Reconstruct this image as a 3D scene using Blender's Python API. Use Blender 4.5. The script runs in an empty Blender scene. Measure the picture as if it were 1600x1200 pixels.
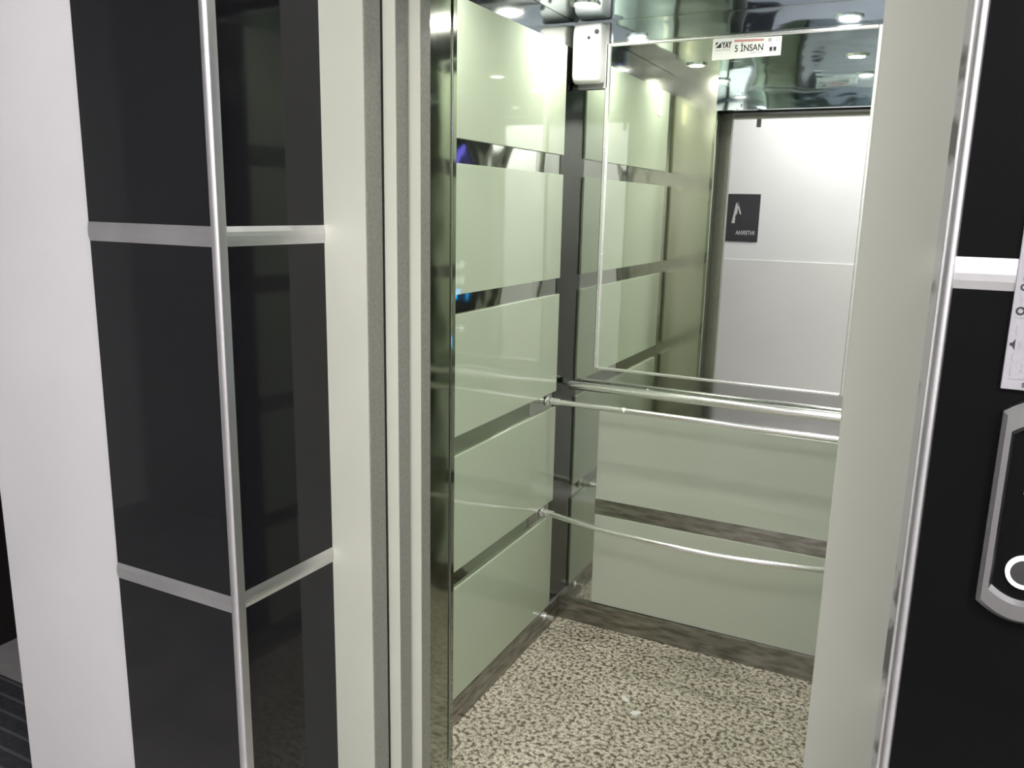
import bpy, bmesh, math, random
from mathutils import Vector, Matrix
random.seed(7)
H = 1.48                      # eye height above the landing floor; all z below are given relative to the eye
PI = math.pi
scn = bpy.context.scene
col = scn.collection

# ------------------------------------------------------------------ materials
def new_mat(name):
    m = bpy.data.materials.new(name); m.use_nodes = True
    nt = m.node_tree; b = nt.nodes['Principled BSDF']
    return m, nt, b
def simple(name, rgb, rough=.5, metal=0., spec=.5, emit=None, strength=0., coat=0.):
    m, nt, b = new_mat(name)
    b.inputs['Base Color'].default_value = (*rgb, 1)
    b.inputs['Roughness'].default_value = rough
    b.inputs['Metallic'].default_value = metal
    b.inputs['Specular IOR Level'].default_value = spec
    b.inputs['Coat Weight'].default_value = coat
    if emit:
        b.inputs['Emission Color'].default_value = (*emit, 1)
        b.inputs['Emission Strength'].default_value = strength
    return m
def coords(nt, scale=(1, 1, 1)):
    tc = nt.nodes.new('ShaderNodeNewGeometry'); mp = nt.nodes.new('ShaderNodeMapping')
    mp.inputs['Scale'].default_value = scale
    nt.links.new(tc.outputs['Position'], mp.inputs['Vector'])
    return mp.outputs['Vector']
def noise(nt, vec, scale, detail=2., rough=.5):
    n = nt.nodes.new('ShaderNodeTexNoise')
    n.inputs['Scale'].default_value = scale; n.inputs['Detail'].default_value = detail; n.inputs['Roughness'].default_value = rough
    nt.links.new(vec, n.inputs['Vector'])
    return n.outputs['Fac']
def ramp(nt, fac, stops):
    r = nt.nodes.new('ShaderNodeValToRGB')
    el = r.color_ramp.elements
    while len(el) < len(stops): el.new(.5)
    for e, (p, c) in zip(el, stops): e.position = p; e.color = (*c, 1)
    nt.links.new(fac, r.inputs['Fac'])
    return r.outputs['Color']
def bump(nt, b, fac, strength, dist=.01):
    n = nt.nodes.new('ShaderNodeBump'); n.inputs['Strength'].default_value = strength; n.inputs['Distance'].default_value = dist
    nt.links.new(fac, n.inputs['Height']); nt.links.new(n.outputs['Normal'], b.inputs['Normal'])
def mottled(name, c0, c1, scale, rough=.5, metal=0., spec=.5, bscale=None, bstr=.1, bdist=.002, stretch=(1, 1, 1), lo=.35, hi=.65):
    m, nt, b = new_mat(name)
    v = coords(nt, stretch)
    nt.links.new(ramp(nt, noise(nt, v, scale, 4), [(lo, c0), (hi, c1)]), b.inputs['Base Color'])
    b.inputs['Roughness'].default_value = rough; b.inputs['Metallic'].default_value = metal; b.inputs['Specular IOR Level'].default_value = spec
    if bscale: bump(nt, b, noise(nt, v, bscale, 2), bstr, bdist)
    return m
def granite():
    m, nt, b = new_mat('granite')
    v = coords(nt)
    f1 = noise(nt, v, 75, 3, .6); f2 = noise(nt, v, 170, 2, .6); f3 = noise(nt, v, 5, 2)
    a = ramp(nt, f1, [(.395, (.13, .105, .07)), (.465, (.45, .405, .32)), (.56, (.78, .725, .61))])
    d = ramp(nt, f2, [(.36, (.36, .33, .28)), (.50, (1, 1, 1))])
    g = ramp(nt, f3, [(.35, (.78, .78, .76)), (.7, (1, 1, 1))])
    mx = nt.nodes.new('ShaderNodeMix'); mx.data_type = 'RGBA'; mx.blend_type = 'MULTIPLY'; mx.inputs[0].default_value = .75
    nt.links.new(a, mx.inputs[6]); nt.links.new(d, mx.inputs[7])
    m2 = nt.nodes.new('ShaderNodeMix'); m2.data_type = 'RGBA'; m2.blend_type = 'MULTIPLY'; m2.inputs[0].default_value = 1
    nt.links.new(mx.outputs[2], m2.inputs[6]); nt.links.new(g, m2.inputs[7])
    nt.links.new(m2.outputs[2], b.inputs['Base Color'])
    b.inputs['Roughness'].default_value = .42
    return m
def steel(name, rgb, rough, wav, wscale=3.5):
    m, nt, b = new_mat(name)
    b.inputs['Base Color'].default_value = (*rgb, 1); b.inputs['Metallic'].default_value = 1
    v = coords(nt)
    b.inputs['Roughness'].default_value = rough
    if wav: bump(nt, b, noise(nt, v, wscale, 1), wav, .02)
    return m

M = {}
M['white_paint'] = mottled('white_paint', (.66, .645, .655), (.70, .685, .695), 3, .55)
M['hall_white'] = mottled('hall_white', (.75, .75, .76), (.78, .78, .78), 2, .6)
M['wainscot'] = mottled('wainscot', (.70, .69, .68), (.74, .73, .72), 2, .5)
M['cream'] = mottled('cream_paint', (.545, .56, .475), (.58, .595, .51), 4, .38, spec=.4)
M['cream_side'] = mottled('textured_grey_shaded_paint', (.19, .19, .16), (.25, .245, .21), 160, .5, bscale=260, bstr=.35)  # grey speckle, with the shade of sides turned from the hall light painted in
M['gap_dark'] = simple('dark_gap', (.03, .03, .025), .7)
M['stain'] = mottled('stained_sealant', (.16, .155, .14), (.50, .50, .47), 30, .6, stretch=(1, 1, .35), lo=.42, hi=.5)
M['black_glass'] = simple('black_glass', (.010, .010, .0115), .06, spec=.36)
M['black_glass_dim'] = simple('black_glass_right', (.0045, .0045, .0045), .07, spec=.06)  # same black glass, darkened to paint in reflections blocked by an unmodelled person
M['alu'] = mottled('satin_aluminium', (.66, .65, .66), (.74, .73, .74), 9, .40, 1)
M['steel'] = steel('polished_steel', (.56, .58, .55), .07, .10)
M['steel_ceil'] = steel('mirror_polished_steel', (.52, .58, .62), .04, .16, 5)
M['steel_band'] = steel('mirror_band_steel', (.35, .38, .32), .06, .22, 6)
M['steel_dark_reflection'] = steel('corner_steel_dark_reflection', (.065, .075, .055), .12, .05)  # base darkened to paint in the reflection of someone behind the camera
M['return_steel'] = steel('return_steel', (.58, .56, .49), .17, .08, 4)
M['jamb_steel'] = steel('jamb_steel', (.36, .38, .32), .07, .12, 5)
M['steel_dull'] = mottled('scuffed_steel', (.20, .195, .175), (.42, .41, .38), 12, .30, 1, stretch=(1, 1, 5), bscale=40, bstr=.1)
M['chrome'] = simple('chrome', (.93, .93, .91), .22, .88)
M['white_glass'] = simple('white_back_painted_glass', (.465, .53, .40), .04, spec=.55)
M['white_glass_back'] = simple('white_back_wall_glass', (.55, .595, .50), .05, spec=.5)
M['mirror'] = simple('mirror_silver', (.92, .95, .90), .0, 1)
M['granite'] = granite()
M['plastic'] = simple('white_plastic', (.88, .88, .86), .35)
M['dark_plastic'] = simple('dark_plastic', (.03, .03, .03), .4)
M['lens'] = simple('lamp_lens', (1, 1, 1), .4, emit=(1, .98, .93), strength=40)
M['lens'].cycles.emission_sampling = 'NONE'
M['tube_lens'] = simple('hall_lamp_lens', (1, 1, 1), .4, emit=(1, .98, .97), strength=6)
M['tube_lens'].cycles.emission_sampling = 'NONE'
M['ring_lit'] = simple('lit_ring', (.9, .9, .9), .4, emit=(1, .97, .93), strength=.75)
M['button_lit'] = simple('lit_button_ring', (.9, .9, .9), .4, emit=(1, 1, .95), strength=14.)
M['button_ring'] = simple('dim_button_ring', (.6, .6, .6), .4, emit=(1, 1, .95), strength=2.6)
M['blue_lit'] = simple('blue_display', (.02, .1, .2), .3, emit=(.02, .35, 1.), strength=8.)
M['violet_lit'] = simple('violet_display', (.05, .04, .2), .3, emit=(.16, .13, 1.), strength=2.)
M['paper'] = simple('white_paper', (.82, .82, .80), .6)
M['sticker'] = simple('white_sticker', (.80, .81, .77), .45)
M['sign_grey'] = simple('silver_grey_sign', (.31, .30, .325), .35)
M['ink'] = simple('black_ink', (.02, .02, .02), .5)
M['ink_grey'] = simple('grey_ink', (.30, .30, .30), .5)
M['ink_pale'] = simple('pale_grey_ink', (.36, .37, .36), .5)
M['red'] = simple('faded_red_ink', (.55, .27, .26), .5)
M['sign_dark'] = simple('charcoal_sign', (.045, .043, .05), .45)
M['sign_white'] = simple('pale_lettering', (.55, .55, .55), .5)
M['hall_floor'] = mottled('pale_stone_floor', (.40, .39, .39), (.50, .49, .48), 6, .3)
M['mat_dark'] = mottled('charcoal_mat', (.035, .038, .045), (.055, .058, .066), 60, .8)
M['mat_line'] = simple('grey_mat_rib', (.12, .125, .135), .7)
M['dark_wall'] = simple('dark_brown_wall', (.014, .011, .010), .5)
M['hall_ceiling'] = simple('hall_ceiling_paint', (.75, .75, .75), .7)
M['yellow'] = simple('pale_yellow_notice', (.74, .73, .50), .5)

# ------------------------------------------------------------------ mesh helpers
def box(bm, x0, x1, y0, y1, z0, z1, bev=0., seg=2):
    g = bmesh.ops.create_cube(bm, size=1)
    vs = g['verts']
    for v in vs:
        v.co = Vector(((x0 + x1) / 2 + v.co.x * (x1 - x0), (y0 + y1) / 2 + v.co.y * (y1 - y0), (z0 + z1) / 2 + v.co.z * (z1 - z0) + H))
    if bev:
        es = list({e for v in vs for e in v.link_edges})
        bmesh.ops.bevel(bm, geom=es, offset=bev, segments=seg, affect='EDGES', profile=.5)
    return bm
def tube(bm, pts, r, n=14, cap=True):
    pts = [Vector((p[0], p[1], p[2] + H)) for p in pts]
    rings = []
    for i, p in enumerate(pts):
        t = (pts[min(i + 1, len(pts) - 1)] - pts[max(i - 1, 0)]).normalized()
        a = t.cross(Vector((0, 0, 1)))
        if a.length < 1e-4: a = t.cross(Vector((0, 1, 0)))
        a.normalize(); b = t.cross(a)
        rr = r[i] if isinstance(r, (list, tuple)) else r
        rings.append([bm.verts.new(p + a * rr * math.cos(2 * PI * k / n) + b * rr * math.sin(2 * PI * k / n)) for k in range(n)])
    for A, B in zip(rings, rings[1:]):
        for k in range(n):
            bm.faces.new((A[k], A[(k + 1) % n], B[(k + 1) % n], B[k]))
    if cap:
        bm.faces.new(rings[0]); bm.faces.new(rings[-1][::-1])
    bmesh.ops.recalc_face_normals(bm, faces=bm.faces)
    return bm
def prism(bm, poly, axis, a0, a1):
    """poly: 2-D points; axis 'x': points are (y,z); 'y': (x,z); 'z': (x,y). extruded a0..a1"""
    def P(p, a):
        return {'x': Vector((a, p[0], p[1] + H)), 'y': Vector((p[0], a, p[1] + H)), 'z': Vector((p[0], p[1], a + H))}[axis]
    A = [bm.verts.new(P(p, a0)) for p in poly]; B = [bm.verts.new(P(p, a1)) for p in poly]
    n = len(poly)
    bm.faces.new(A); bm.faces.new(B[::-1])
    for k in range(n): bm.faces.new((A[k], B[k], B[(k + 1) % n], A[(k + 1) % n]))
    bmesh.ops.recalc_face_normals(bm, faces=bm.faces)
    return bm
def ringbm(bm, c, r0, r1, axis, d0, d1, n=40):
    """flat annulus with thickness; axis 'y' or 'x' or 'z' is the facing axis, d0..d1 along it"""
    def P(a, r, d):
        u, w = r * math.cos(a), r * math.sin(a)
        return {'y': Vector((c[0] + u, d, c[1] + w + H)), 'x': Vector((d, c[0] + u, c[1] + w + H)), 'z': Vector((c[0] + u, c[1] + w, d + H))}[axis]
    L = []
    for k in range(n):
        a = 2 * PI * k / n
        L.append([bm.verts.new(P(a, r, d)) for r, d in ((r0, d0), (r0, d1), (r1, d1), (r1, d0))])
    for k in range(n):
        A, B = L[k], L[(k + 1) % n]
        for j in range(4): bm.faces.new((A[j], A[(j + 1) % 4], B[(j + 1) % 4], B[j]))
    bmesh.ops.recalc_face_normals(bm, faces=bm.faces)
    return bm
def disc(bm, c, r, axis, d0, d1, n=32):
    poly = [(c[0] + r * math.cos(2 * PI * k / n), c[1] + r * math.sin(2 * PI * k / n)) for k in range(n)]
    return prism(bm, poly, axis, d0, d1)

def tagp(o, label=None, cat=None, group=None, kind=None):
    if label: o['label'] = label
    if cat: o['category'] = cat
    if group: o['group'] = group
    if kind: o['kind'] = kind
    return o
def obj(name, bm, mat, parent=None, smooth=False, loc=None):
    me = bpy.data.meshes.new(name); bm.to_mesh(me); bm.free()
    me.materials.append(mat)
    if smooth:
        for p in me.polygons: p.use_smooth = True
    o = bpy.data.objects.new(name, me); col.objects.link(o)
    if parent is not None:
        o.parent = parent
        o.matrix_parent_inverse = Matrix.Translation(parent.location).inverted()
    return o
def smooth_by_angle(o, deg=35):
    for p in o.data.polygons: p.use_smooth = True
    try: o.data.set_sharp_from_angle(angle=math.radians(deg))
    except Exception: pass
    return o
def B(): return bmesh.new()
def bx(*a, **k): return box(B(), *a, **k)
def thing(name, loc, label, cat, group=None, kind=None):
    o = bpy.data.objects.new(name, None); col.objects.link(o)
    o.location = (loc[0], loc[1], loc[2] + H); o.empty_display_size = .05
    return tagp(o, label, cat, group, kind)
def text_obj(name, s, size, mat, parent, origin, xdir, zdir, normal, bold=0., ext=.0004, align='LEFT', sx=1.):
    cu = bpy.data.curves.new(name, 'FONT'); cu.body = s; cu.size = size; cu.extrude = ext; cu.offset = bold; cu.align_x = align
    t = bpy.data.objects.new(name, cu); col.objects.link(t)
    dg = bpy.context.evaluated_depsgraph_get()
    me = bpy.data.meshes.new_from_object(t.evaluated_get(dg))
    col.objects.unlink(t); bpy.data.objects.remove(t)
    X, Z, N = Vector(xdir), Vector(zdir), Vector(normal); O = Vector((origin[0], origin[1], origin[2] + H))
    for v in me.vertices:
        v.co = O + X * v.co.x * sx + Z * v.co.y + N * v.co.z
    me.materials.clear(); me.materials.append(mat)
    o = bpy.data.objects.new(name, me); col.objects.link(o)
    o.parent = parent; o.matrix_parent_inverse = Matrix.Translation(parent.location).inverted()
    return o

# ------------------------------------------------------------------ key planes (metres, camera at x=0,y=0)
XL, XR, YB, YF = -1.093, -.090, 2.60, 1.50       # car inside
FL, CE = -1.48, .575                               # floor, car ceiling
YW, YA = .96, 1.213                                # front wall face, architrave face
RL, RR = -1.006, .014                              # left and right reveal faces
ST = 'structure'

# ------------------------------------------------------------------ car shell
wl = tagp(obj('wall_left', bx(XL - .03, XL, YF, YB + .03, FL, CE), M['steel_band']), 'polished steel left wall of the lift car behind white glass panels', 'wall', kind=ST)
bands = [(.493, .164), (.104, -.226), (-.278, -.607), (-.662, -.997), (-1.049, -1.393)]
for zt, zb in bands:
    tagp(obj('glass_panel', bx(XL, XL + .009, YF + .05, 2.510, zb, zt, bev=.0012), M['white_glass'], wl), 'white back-painted glass panel')
obj('top_strip', bx(XL, XL + .002, YF, YB, .496, CE - .002), M['steel'], wl)
obj('corner_strip', bx(XL, XL + .002, 2.500, YB, FL, .4955), M['steel_dark_reflection'], wl)
tagp(obj('skirting', bx(XL, XL + .009, YF, YB, FL, -1.396, bev=.001), M['steel_dull'], wl), 'scuffed dark steel skirting')

wb = tagp(obj('wall_back', bx(XL, XR, YB, YB + .03, FL, CE), M['steel']), 'polished steel back wall of the lift car', 'wall', kind=ST)
for zt, zb in ((-.679, -.997), (-1.055, -1.389)):
    tagp(obj('glass_panel', bx(-.958, -.188, YB - .004, YB, zb, zt, bev=.0012), M['white_glass_back'], wb), 'white back-painted glass panel below the mirror')
obj('steel_band', bx(-.960, -.186, YB - .002, YB, -1.0535, -.9985), M['steel_dull'], wb)
tagp(obj('skirting', bx(XL + .009, XR, YB - .008, YB, FL, -1.392, bev=.0012), M['steel_dull'], wb), 'scuffed dark steel skirting')
obj('top_strip', bx(XL + .002, XR, YB - .002, YB, .513, CE - .002), M['steel_ceil'], wb)

wr = tagp(obj('wall_right', bx(XR, XR + .03, YF, YB + .03, FL, CE), M['steel_band']), 'polished steel right wall of the lift car behind white glass panels', 'wall', kind=ST)
for zt, zb in bands:
    obj('glass_panel', bx(XR - .004, XR, YF + .05, 2.492, zb, zt, bev=.0012), M['white_glass'], wr)
obj('skirting', bx(XR - .006, XR, YF, YB - .008, FL, -1.396), M['steel_dull'], wr)

tagp(obj('ceiling', bx(XL - .03, XR + .03, YF - .1, YB + .03, CE, CE + .03), M['steel_ceil']), 'mirror-polished steel ceiling of the lift car', 'ceiling', kind=ST)
tagp(obj('floor', bx(XL - .03, XR + .03, YF - .1, YB + .03, FL - .04, FL), M['granite']), 'speckled beige granite floor of the lift car', 'floor', kind=ST)

# car front return, jamb and transom
wf = tagp(obj('wall_front', bx(XL - .03, -.892, YF - .03, YF, FL, CE), M['return_steel']), 'polished steel front return and transom of the lift car', 'wall', kind=ST)
obj('transom', bx(-.892, XR + .03, YF - .03, YF, .42, CE), M['steel_ceil'], wf)
obj('jamb', bx(-.900, -.890, 1.395, YF + .001, FL, .42, bev=.0015), M['jamb_steel'], wf)
obj('jamb_lip', bx(-.8905, -.8865, 1.486, YF + .002, FL, .42, bev=.0015), M['jamb_steel'], wf)
obj('sill', bx(-.95, XR + .03, 1.26, 1.40, FL - .03, FL - .001), M['alu'], wf)

# ------------------------------------------------------------------ mirror
mr = thing('mirror', (-.58, YB - .006, -.53), 'large silvered mirror in a chrome frame on the lift back wall', 'mirror')
mb = bx(-.972, -.195, YB - .006, YB - .001, -.528, .500)
obj('mirror_pane', mb, M['mirror'], mr)
fr = B()
box(fr, -.985, -.970, YB - .012, YB - .001, -.531, .508, bev=.003)
box(fr, -.197, -.182, YB - .012, YB - .001, -.531, .508, bev=.003)
box(fr, -.970, -.197, YB - .011, YB - .001, .498, .508, bev=.003)
box(fr, -.970, -.197, YB - .012, YB - .001, -.534, -.525, bev=.003)
obj('mirror_frame', fr, M['chrome'], mr)

# ------------------------------------------------------------------ sticker on the mirror
sk = thing('capacity_sticker', (-.55, YB - .0065, .445), 'white rectangular capacity sticker reading 5 INSAN at the top of the mirror', 'sticker')
Y0 = YB - .0072
tl, tr, bl, br_ = (-.652, .499), (-.452, .4945), (-.652, .4375), (-.452, .4425)
prism_b = prism(B(), [(-.651, .4985), (-.4535, .4945), (-.4535, .4430), (-.651, .4385)], 'y', Y0, Y0 + .001)
obj('backing', prism_b, M['sticker'], sk)
n_, xd, zd = (0, -1, 0), (1, 0, 0), (0, 0, 1)
text_obj('maker_lettering', 'YAY', .024, M['ink'], sk, (-.623, Y0, .4720), xd, zd, n_, bold=.0010, sx=.60)
lg = B()
prism(lg, [(-.6425, .4725), (-.6255, .4725), (-.6255, .4885)], 'y', Y0 - .0006, Y0)
prism(lg, [(-.6425, .4885), (-.6425, .4790), (-.6335, .4885)], 'y', Y0 - .0006, Y0)
obj('logo', lg, M['ink'], sk)
for k in range(8): obj('small_print', bx(-.643 + .0058 * k, -.6398 + .0058 * k, Y0 - .0006, Y0, .4648, .4672), M['ink_grey'], sk)
for x0, x1 in ((-.540, -.520), (-.517, -.505)): obj('small_print', bx(x0, x1, Y0 - .0006, Y0, .4530, .4545), M['ink_grey'], sk)
text_obj('capacity_lettering', '5 \u0130NSAN', .0262, M['ink'], sk, (-.586, Y0, .4590), xd, zd, n_, bold=.0003, sx=.82)
rb = prism(B(), [(-.588, .4925), (-.503, .4905), (-.503, .4848), (-.588, .4862)], 'y', Y0 - .0006, Y0)
obj('red_bar', rb, M['red'], sk)
bm = ringbm(B(), (-.486, .4862), .0012, .0052, 'y', Y0 - .0006, Y0, 20); obj('round_pictogram', bm, M['ink_pale'], sk)
obj('round_pictogram', ringbm(B(), (-.464, .4870), .0038, .0052, 'y', Y0 - .0006, Y0, 20), M['ink_pale'], sk)
obj('bar_pictogram', bx(-.4815, -.4800, Y0 - .0006, Y0, .472, .480), M['ink_pale'], sk)
for x in (-.4815, -.4705):
    pk = B()
    prism(pk, [(x - .0042, .4665), (x + .0042, .4665), (x + .0036, .4545), (x + .0010, .4545), (x, .4600), (x - .0010, .4545), (x - .0036, .4545)], 'y', Y0 - .0006, Y0)
    obj('people_pictogram', pk, M['ink'], sk)

# ------------------------------------------------------------------ handrails
def mount(bm, x, y, z, d):
    tube(bm, [(x, y, z), (x + d * .006, y, z)], .0165, 18)
    tube(bm, [(x + d * .006, y, z), (x + d * .014, y, z), (x + d * .020, y, z)], [.0125, .0105, .0125], 18)
    tube(bm, [(x + d * .020, y, z), (x + d * .046, y, z)], .0112, 18)
    return bm
def rail(name, y, z, bow, r, label, knob=None):
    t = thing(name, ((XL + XR) / 2, y, z), label, 'handrail', 'chrome handrails across the lift car')
    n = 40; pts = []
    x0, x1 = XL + .034, XR - .03
    for i in range(n + 1):
        s = i / n
        pts.append((x0 + (x1 - x0) * s, y - bow * 4 * s * (1 - s), z))
    smooth_by_angle(obj('rail', tube(B(), pts, r, 18), M['chrome'], t))
    smooth_by_angle(obj('wall_mount', mount(B(), XL + .002, y, z, 1), M['chrome'], t))
    smooth_by_angle(obj('wall_mount', mount(B(), XR - .0042, y, z, -1), M['chrome'], t))
    if knob:
        for kx in knob:
            bm = tube(B(), [(kx - .010, y, z), (kx - .006, y, z), (kx + .006, y, z), (kx + .010, y, z)], [r + .0003, r + .0022, r + .0022, r + .0003], 18)
            tube(bm, [(kx, y - r - .0032, z + .002), (kx, y + .01, z + .002)], .0035, 10)
            smooth_by_angle(obj('collar', bm, M['chrome'], t))
    return t
rail('handrail', 2.447, -.629, 0., .0092, 'straight thin chrome rail spanning the car just below the mirror, middle of the three', [-.824])
rail('handrail', 2.427, -1.015, .070, .0092, 'bowed thin chrome rail across the car, lowest of the three rails')
tA = thing('handrail', (-.6, YB - .03, -.593), 'thick chrome rail tight against the back wall under the mirror edge', 'handrail', 'chrome handrails across the lift car')
ra = B(); tube(ra, [(-1.064, YB - .032, -.594), (-1.058, YB - .032, -.594), (XR - .010, YB - .032, -.594)], [.012, .0145, .0145], 20)
smooth_by_angle(obj('rail', ra, M['chrome'], tA))
for x in (-.80, -.30):
    smooth_by_angle(obj('wall_mount', tube(B(), [(x, YB - .034, -.594), (x, YB - .002, -.594)], .008, 14), M['chrome'], tA))
st = B(); tube(st, [(XL + .009, 2.46, -1.415), (XL + .014, 2.46, -1.415)], .0145, 18)
tube(st, [(XL + .014, 2.46, -1.415), (XL + .021, 2.46, -1.415)], [.011, .009], 18)
ss = thing('rail_stub', (XL + .009, 2.46, -1.43), 'short chrome rail holder without its rail, on the steel skirting of the left wall', 'rail mount')
smooth_by_angle(obj('flange', st, M['chrome'], ss))
smooth_by_angle(obj('pin', tube(B(), [(XL + .020, 2.46, -1.415), (XL + .045, 2.46, -1.415)], .0085, 16), M['chrome'], ss))

# ------------------------------------------------------------------ white box in the corner
eb = thing('alarm_box', (-1.02, YB - .002, .37), 'white rounded plastic box mounted high in the lift back corner left of the mirror', 'alarm box')
cb = B(); pr = []
for k in range(13):                               # bowed front, round lower and upper edges (y, z profile)
    pass
prof = [(YB - .002, .376), (YB - .002, .572), (YB - .040, .570), (YB - .052, .565), (YB - .060, .556), (YB - .064, .54), (YB - .0645, .46),
        (YB - .0640, .395), (YB - .061, .384), (YB - .054, .375), (YB - .040, .370)]
prof = [(y, z + .014 if z < .45 else z - .006) for y, z in prof]
prism(cb, prof, 'x', -1.080, -.988)
es = [e for e in cb.edges if abs(e.verts[0].co.x - e.verts[1].co.x) < 1e-5 and min(e.verts[0].co.y, e.verts[1].co.y) < YB - .03]
bmesh.ops.bevel(cb, geom=es, offset=.009, segments=4, affect='EDGES', profile=.5)
smooth_by_angle(obj('housing', cb, M['plastic'], eb), 50)
obj('sensor_hole', disc(B(), (-.9985, .533), .0075, 'y', YB - .0672, YB - .064, 20), M['dark_plastic'], eb)
obj('screw', disc(B(), (-1.024, .517), .0052, 'y', YB - .0672, YB - .064, 16), M['dark_plastic'], eb)
obj('base_plate', bx(-1.078, -.977, YB - .012, YB - .002, .372, .5685, bev=.002), M['ink_grey'], eb)

# ------------------------------------------------------------------ car operating panel (seen only in reflections) and a notice
cp = thing('car_operating_panel', (XR - .01, 1.66, -1.38), 'tall black lift button panel on the right car wall, glimpsed reflected in the white glass', 'control panel')
PX = XR - .0105
obj('face_plate', bx(PX, XR - .0042, 1.53, 1.83, -1.385, .492, bev=.002), M['black_glass'], cp)
def button(y, z, dash=False):
    b = obj('button', disc(B(), (y, z), .0215, 'x', PX - .003, PX), M['dark_plastic'], cp)
    obj('button_ring', ringbm(B(), (y, z), .0160, .0210, 'x', PX - .0045, PX - .003, 28), M['button_ring'], b)
    m = B()
    if dash: box(m, PX - .0045, PX - .003, y - .007, y + .007, z - .003, z + .003)
    else: prism(m, [(y - .0060, z - .0055), (y + .0060, z - .0055), (y, z + .0065)], 'x', PX - .0045, PX - .003)
    obj('button_mark', m, M['button_lit'], b)
for y in (1.634, 1.70):
    for z in (-.285, -.358): button(y, z)
button(1.634, -.600, dash=True)
obj('small_display', bx(PX - .002, PX, 1.645, 1.705, -.432, -.402), M['blue_lit'], cp)
obj('floor_display', bx(PX - .002, PX, 1.615, 1.70, .19, .29), M['violet_lit'], cp)
nt_ = tagp(obj('wall_notice', bx(XL + .0092, XL + .0106, 1.655, 1.715, .385, .47), M['yellow']), 'small pale yellow notice on the left car wall, seen in the mirror', 'notice')

# ------------------------------------------------------------------ downlights
spots = [(-.93, 1.72, 'front left'), (-.97, 2.36, 'back left above the box'), (-.33, 1.72, 'front right'), (-.30, 2.38, 'back right')]
for i, (x, y, where) in enumerate(spots):
    d = thing('downlight', (x, y, CE), 'small round recessed lamp in the lift ceiling, %s' % where, 'ceiling light', 'recessed lamps in the lift ceiling')
    obj('bezel', ringbm(B(), (x, y), .030, .042, 'z', CE - .005, CE, 32), M['chrome'], d)
    obj('lens', disc(B(), (x, y), .030, 'z', CE - .003, CE - .0005, 28), M['lens'], d)
    la = bpy.data.lights.new('spot_lamp', 'AREA'); la.shape = 'DISK'; la.size = .055
    la.energy = (2.5, 3.4, 2.6, 3.5)[i]; la.color = (1, .985, .93)
    lo = bpy.data.objects.new('spot_lamp', la); col.objects.link(lo); lo.location = (x, y, CE - .006 + H)
    lo.parent = d; lo.matrix_parent_inverse = Matrix.Translation(d.location).inverted()

# ------------------------------------------------------------------ landing doors and frame
def dpanel(x1, y0, y1, label):
    t = thing('landing_door_panel', (x1 - .2, y0, FL), label, 'sliding door')
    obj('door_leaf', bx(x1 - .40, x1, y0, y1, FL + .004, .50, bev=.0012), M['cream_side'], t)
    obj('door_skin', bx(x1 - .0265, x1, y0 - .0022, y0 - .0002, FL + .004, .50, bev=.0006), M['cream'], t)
    obj('gap_shade', bx(x1 - .040, x1 - .0268, y0 - .0030, y0 - .0002, FL + .004, .50), M['gap_dark'], t)  # dark strip painting the shadow in the gap beside the leaf
    return t
dpanel(-.8755, 1.272, 1.309, 'cream sliding lift door leaf pushed open to the left, front one of two')
dpanel(-.8545, 1.3185, 1.352, 'cream sliding lift door leaf pushed open to the left, rear one beside the car jamb')
df = tagp(obj('door_1', bx(RL, -.902, YA, YA + .003, FL, .50), M['cream']), 'cream metal landing door frame of the lift set back in a black niche', 'door frame', kind=ST)
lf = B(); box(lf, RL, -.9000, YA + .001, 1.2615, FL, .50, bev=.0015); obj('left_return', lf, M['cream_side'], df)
obj('right_jamb', bx(-.0885, RR, YA, YA + .055, FL, .50, bev=.0025), M['cream'], df)
obj('header', bx(RL, RR, YA + .0005, YA + .06, .410, .62), M['cream'], df)
obj('door_gear', bx(-.902, XR + .06, 1.29, 1.40, .418, .60), M['dark_plastic'], df)
obj('shaft_lining', bx(-.083, -.06, 1.27, 1.50, FL, .42), M['gap_dark'], df)
obj('shaft_lining', bx(-1.28, -1.25, 1.27, 1.47, FL, .42), M['gap_dark'], df)
obj('latch', bx(-.775, -.755, 1.20, 1.213, .375, .412, bev=.004), M['ink_grey'], df)
obj('sealant_line', bx(RR - .0095, RR, YA - .0012, YA, FL, .62), M['stain'], df)

# ------------------------------------------------------------------ front wall: black glass cladding with aluminium strips
strips = [(-.040, -.072), (-.667, -.698), (-1.294, -1.324), (.587, .555)]
def segs(z0, z1):
    out = []; top = z1
    for a, b in sorted(strips, reverse=True):
        if a < top and b > z0: out.append((top, a)); top = b
    out.append((top, z0)); return out
def strip_profile(zt, zb, dep):     # shallow cushion
    z = (zt + zb) / 2; h = (zt - zb) / 2
    return [(0, zb), (0, zt), (-dep * .55, zt), (-dep * .9, z + h * .45), (-dep, z), (-dep * .9, z - h * .45), (-dep * .55, zb)]
def clad_front(name, label, x0, x1, bg='black_glass'):
    w = tagp(obj(name, bx(x0, x1, YW + .008, YW + .05, FL, 1.12), M['white_paint']), label, 'wall', kind=ST)
    for t, b in segs(FL, 1.12):
        if t - b > .01: tagp(obj('black_panel', bx(x0, x1, YW, YW + .008, b, t, bev=.0006), M[bg], w), 'glossy black glass panel')
    for a, b in strips:
        tagp(obj('metal_strip', prism(B(), [(YW + .003 + p[0], p[1]) for p in strip_profile(a, b, .006)], 'x', x0, x1), M['alu'], w), 'satin aluminium strip')
    return w
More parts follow.
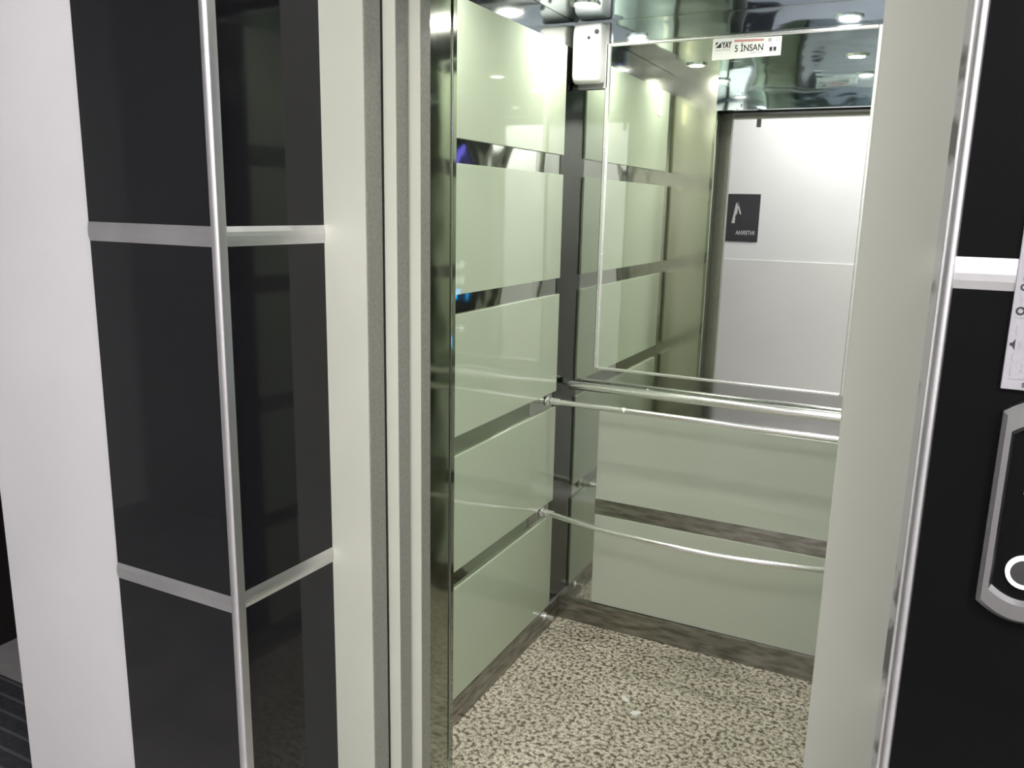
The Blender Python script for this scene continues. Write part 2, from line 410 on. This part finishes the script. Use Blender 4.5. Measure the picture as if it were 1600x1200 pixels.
def clad_reveal(w, xs, sgn):
    k = .0105 if sgn > 0 else 0.          # the left cheek closes in very slightly towards the door
    for t, b in segs(FL, 1.12):
        if t - b > .01:
            obj('black_panel', prism(B(), [(xs, YW + .008), (xs + k, YA), (xs + k - sgn * .008, YA), (xs - sgn * .008, YW + .008)], 'z', b, t), M['black_glass'], w)
    for a, b in strips:
        bm = prism(B(), [(xs - sgn * (.003 + p[0]), p[1]) for p in strip_profile(a, b, .006)], 'y', YW + .010, YA - .0005)
        for v in bm.verts: v.co.x += k * (v.co.y - YW) / (YA - YW)
        obj('metal_strip', bm, M['alu'], w)
def trim(w, x0, x1):
    bm = B()
    n = 8; r = (x1 - x0) / 2; cx = (x0 + x1) / 2
    poly = [(x0, YW + .014)] + [(cx - r * math.cos(PI * k / n), YW - .001 - .006 * math.sin(PI * k / n)) for k in range(n + 1)] + [(x1, YW + .014)]
    prism(bm, poly, 'z', FL, 1.12)
    return smooth_by_angle(obj('corner_trim', bm, M['alu'], w), 40)
wL = clad_front('wall_front_left', 'black glass cladding with aluminium strips left of the lift niche', -1.298, RL - .002)
obj('core', bx(-1.10, RL - .008, YW + .05, YA + .02, FL, 1.12), M['white_paint'], wL)
clad_reveal(wL, RL, 1); trim(wL, -1.009, -.9925)
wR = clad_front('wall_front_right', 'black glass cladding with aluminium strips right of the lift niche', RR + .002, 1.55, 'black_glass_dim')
obj('core', bx(RR + .008, .12, YW + .05, YA + .02, FL, 1.12), M['white_paint'], wR)
clad_reveal(wR, RR, -1)
trim(wR, .0135, .0232)
obj('corner_trim', bx(.0095, .0135, YW + .001, YW + .016, FL, 1.12, bev=.001), M['alu'], wR)
# wall above the niche
tagp(obj('wall_lintel', bx(RL - .05, RR + .05, YW + .02, YA + .1, .62, 1.12), M['white_paint']), 'white wall above the lift door niche', 'wall', kind=ST)
# white pier left of the cladding
tagp(obj('wall_pier', bx(-1.646, -1.298, YW + .004, 3.0, FL, 1.12, bev=.002), M['white_paint']), 'white painted wall pier left of the black cladding', 'wall', kind=ST)

# ------------------------------------------------------------------ call station and instruction sign on the right
cs = thing('call_station', (.123, YW, -.42), 'black lift call station with a chunky chrome frame and lit ring button', 'call panel')
cx, hw = .1235, .0405
def station_outline(hw, zt, zb, sag, n=14):
    top = [(cx - hw + 2 * hw * k / n, zt + sag * (1 - ((2 * k / n) - 1) ** 2)) for k in range(n + 1)]
    bot = [(cx + hw - 2 * hw * k / n, zb - sag * (1 - ((2 * k / n) - 1) ** 2)) for k in range(n + 1)]
    return top + bot
out_, inn = station_outline(hw, -.192, -.3985, .017), station_outline(hw - .0125, -.2150, -.3785, .012)
mid = station_outline(hw - .004, -.1955, -.3950, .0165)
mid2 = station_outline(hw - .0095, -.2110, -.3825, .0125)
fb = B(); lay = []
for poly, y in ((out_, YW), (out_, YW - .010), (mid, YW - .0145), (mid2, YW - .0145), (inn, YW - .009), (inn, YW - .002)):
    lay.append([fb.verts.new((p[0], y, p[1] + H)) for p in poly])
for A, Bq in zip(lay, lay[1:]):
    n = len(A)
    for k in range(n): fb.faces.new((A[k], A[(k + 1) % n], Bq[(k + 1) % n], Bq[k]))
bmesh.ops.recalc_face_normals(fb, faces=fb.faces)
M['frame_metal'] = simple('brushed_chrome_frame', (.35, .345, .35), .30, 1)
smooth_by_angle(obj('frame', fb, M['frame_metal'], cs), 30)
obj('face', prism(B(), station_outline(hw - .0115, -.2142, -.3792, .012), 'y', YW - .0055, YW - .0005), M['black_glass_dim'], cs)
bt = obj('call_button', disc(B(), (.1238, -.3600), .0150, 'y', YW - .0085, YW - .0055, 36), M['dark_plastic'], cs)
obj('button_ring', ringbm(B(), (.1238, -.3600), .0138, .0180, 'y', YW - .0095, YW - .0055, 48), M['ring_lit'], bt)
obj('arrow_lamp', prism(B(), [(.1118, -.277), (.1150, -.277), (.1150, -.270), (.1118, -.270)], 'y', YW - .0062, YW - .0055), M['violet_lit'], cs)

sg = thing('instruction_sign', (.15, YW - .001, -.17), 'silver grey lift instruction sign with pictograms above the call station', 'sign')
SY = YW - .0052
obj('plate', bx(.0775, .2175, SY, YW - .0003, -.170, .040, bev=.0008), M['sign_grey'], sg)
def dec(name, bm, m='ink'): return obj(name, bm, M[m], sg)
S0, S1 = SY - .0005, SY
for c in ((.0868, -.0585), (.0852, -.0670)): dec('gear_pictogram', ringbm(B(), c, .0018, .0034, 'y', S0, S1, 20))
dec('round_pictogram', ringbm(B(), (.0870, .018), .0022, .0040, 'y', S0, S1, 20))
dec('hand_pictogram', prism(B(), [(.0815, -.020), (.0830, -.016), (.0850, -.020), (.0835, -.026)], 'y', S0, S1))
dec('bell_pictogram', ringbm(B(), (.0850, -.0905), .0024, .0042, 'y', S0, S1, 20))
dec('bell_base', prism(B(), [(.0805, -.0975), (.0895, -.0975), (.0885, -.0955), (.0815, -.0955)], 'y', S0, S1), 'ink_grey')
dec('loudspeaker_pictogram', prism(B(), [(.0800, -.1225), (.0820, -.1225), (.0845, -.1185), (.0845, -.1295), (.0820, -.1255), (.0800, -.1255)], 'y', S0, S1))
for r in (.0035, .0055):
    poly = [(.0855 + r * math.cos(a), -.124 + r * math.sin(a)) for a in [-.9 + .3 * k for k in range(7)]] + [(.0855 + (r - .001) * math.cos(a), -.124 + (r - .001) * math.sin(a)) for a in [.9 - .3 * k for k in range(7)]]
    dec('sound_wave', prism(B(), poly, 'y', S0, S1), 'ink_grey')
for z in (-.078, -.108, -.137, -.150):
    dec('index_mark', bx(.0838, .0852, S0, S1, z - .003, z + .003), 'ink_grey'); dec('index_dot', bx(.0838, .0852, S0, S1, z - .0058, z - .0045), 'ink_grey')
random.seed(3)
for z in (.020, .013, -.010, -.017, -.060, -.067, -.090, -.097, -.121, -.128, -.138, -.1445, -.1505, -.157):
    x = .0925
    while x < .195:
        w_ = random.uniform(.006, .018); dec('small_print', bx(x, min(x + w_, .212), SY - .0004, SY, z - .0012, z + .0012), 'ink_grey'); x += w_ + .0025
obj('rule', bx(.083, .212, SY - .0004, SY, -.1590, -.1584), M['ink_grey'], sg)
text_obj('lettering', 'SE', .0062, M['ink'], sg, (.0955, SY, -.1665), xd, zd, n_, bold=.0002)

# ------------------------------------------------------------------ scraps on the car floor
for pts, lb in (([(-.706, 2.226), (-.692, 2.224), (-.674, 2.206), (-.684, 2.199), (-.700, 2.209)], 'tiny white paper scrap on the granite floor, further from the door'),
                ([(-.650, 2.166), (-.630, 2.172), (-.624, 2.160), (-.640, 2.144), (-.653, 2.150)], 'tiny white paper scrap on the granite floor, nearer to the door')):
    bm = B(); prism(bm, pts, 'z', FL + .0003, FL + .0016)
    tagp(obj('paper_scrap', bm, M['paper']), lb, 'paper scrap')

# ------------------------------------------------------------------ hall
tagp(obj('floor_hall', bx(-3.45, 1.6, -.86, YW + .02, FL - .04, FL), M['hall_floor']), 'pale stone floor of the landing', 'floor', kind=ST)
tagp(obj('floor_niche', bx(RL - .05, RR + .05, YW + .02, 1.262, FL - .04, FL - .0005), M['hall_floor']), 'pale stone floor of the lift niche', 'floor', kind=ST)
tagp(obj('floor_passage', bx(-2.95, -1.646, YW + .02, 3.0, FL - .04, FL), M['hall_floor']), 'pale stone floor of the dim passage', 'floor', kind=ST)
tagp(obj('ceiling_hall', bx(-3.45, 1.6, -.86, 3.0, 1.12, 1.16), M['hall_ceiling']), 'white ceiling of the landing', 'ceiling', kind=ST)
ww = tagp(obj('wall_hall', bx(-3.45, 1.6, -.86, -.80, FL, 1.12), M['hall_white']), 'white landing wall opposite the lift with a grey lower half', 'wall', kind=ST)
tagp(obj('wainscot', bx(-3.38, 1.55, -.80, -.794, FL, -.330, bev=.001), M['wainscot'], ww), 'light grey lower wall panel')
tagp(obj('wall_hall_right', bx(1.55, 1.6, -.80, YW, FL, 1.12), M['hall_white']), 'white end wall of the landing', 'wall', kind=ST)
tagp(obj('wall_passage', bx(-2.95, -2.65, .90, 3.0, FL, 1.12), M['dark_wall']), 'dark brown wall along the passage', 'wall', kind=ST)
tagp(obj('wall_hall_left', bx(-3.45, -3.40, -.80, .90, FL, 1.12), M['hall_white']), 'white end wall at the left of the landing', 'wall', kind=ST)
tagp(obj('wall_hall_corner', bx(-3.40, -2.95, .85, .90, FL, 1.12), M['hall_white']), 'white wall piece at the left end of the landing', 'wall', kind=ST)
tagp(obj('wall_passage_end', bx(-2.65, -1.646, 2.95, 3.0, FL, 1.12), M['dark_wall']), 'dark end wall of the passage', 'wall', kind=ST)
mt = thing('floor_mat', (-2.1, .9, FL), 'dark ribbed doormat on the passage floor at the far left', 'doormat')
obj('base', bx(-2.60, -1.68, .98, 1.385, FL, FL + .006, bev=.002), M['mat_dark'], mt)
for k in range(8): obj('rib', bx(-2.60, -1.68, 1.375 - .0515 * k - .007, 1.375 - .0515 * k, FL + .006, FL + .0085), M['mat_line'], mt)

# sign on the opposite wall (seen in the mirror)
hs = thing('hall_sign', (-1.2, -.8, -.21), 'charcoal rectangular sign on the white landing wall, visible in the mirror', 'sign')
obj('plate', bx(-1.345, -1.098, -.80, -.796, -.207, .120, bev=.001), M['sign_dark'], hs)
text_obj('lettering', 'INTERNA', .040, M['sign_white'], hs, (-1.120, -.796, -.158), (-1, 0, 0), (0, 0, 1), (0, 1, 0), bold=.0006, sx=.78)
em = B()
prism(em, [(-1.245, .055), (-1.257, .060), (-1.232, -.018), (-1.222, -.018)], 'y', -.796, -.7954)
prism(em, [(-1.245, .060), (-1.262, .060), (-1.285, -.080), (-1.262, -.080), (-1.262, -.03), (-1.25, -.012)], 'y', -.796, -.7954)
obj('emblem', em, M['sign_white'], hs)

# hall lamps: surface panels on the landing ceiling
for x, y, e, lb in ((.88, -.26, 50., 'square panel lamp on the landing ceiling, right one'), (-.62, -.34, 15., 'square panel lamp on the landing ceiling, left one')):
    t = thing('ceiling_lamp', (x, y, 1.12), lb, 'ceiling light', 'landing panel lamps')
    fb = B(); box(fb, x - .32, x + .32, y - .32, y + .32, 1.095, 1.12, bev=.004); obj('frame', fb, M['plastic'], t)
    obj('diffuser', bx(x - .29, x + .29, y - .29, y + .29, 1.091, 1.0955), M['tube_lens'], t)
    la = bpy.data.lights.new('panel_light', 'AREA'); la.shape = 'SQUARE'; la.size = .58; la.energy = e; la.color = (1, .97, .975)
    lo = bpy.data.objects.new('panel_light', la); col.objects.link(lo); lo.location = (x, y, 1.088 + H)
    lo.parent = t; lo.matrix_parent_inverse = Matrix.Translation(t.location).inverted()

# ------------------------------------------------------------------ world, camera, settings
w = bpy.data.worlds.new('dim'); scn.world = w; w.use_nodes = True
w.node_tree.nodes['Background'].inputs['Color'].default_value = (.02, .02, .02, 1)
cam = bpy.data.cameras.new('camera'); co = bpy.data.objects.new('camera', cam); col.objects.link(co)
yaw, pit, rol = .46288904, .21173211, .02133614
fw = Vector((-math.sin(yaw) * math.cos(pit), math.cos(yaw) * math.cos(pit), -math.sin(pit)))
r0 = Vector((math.cos(yaw), math.sin(yaw), 0)); u0 = r0.cross(fw)
r = r0 * math.cos(rol) + u0 * math.sin(rol); u = -r0 * math.sin(rol) + u0 * math.cos(rol)
mat = Matrix((r, u, -fw)).transposed().to_4x4(); mat.translation = Vector((0, 0, H))
co.matrix_world = mat
cam.sensor_fit = 'HORIZONTAL'; cam.sensor_width = 36; cam.lens = 1288.35 * 36 / 1600
cam.clip_start = .02
scn.camera = co
scn.view_settings.view_transform = 'Standard'
scn.view_settings.look = 'None'
scn.view_settings.exposure = 0
c = scn.cycles
c.use_denoising = True
c.max_bounces = 16; c.glossy_bounces = 12; c.diffuse_bounces = 5; c.transmission_bounces = 4
c.sample_clamp_indirect = 4
c.caustics_reflective = True
c.blur_glossy = .3
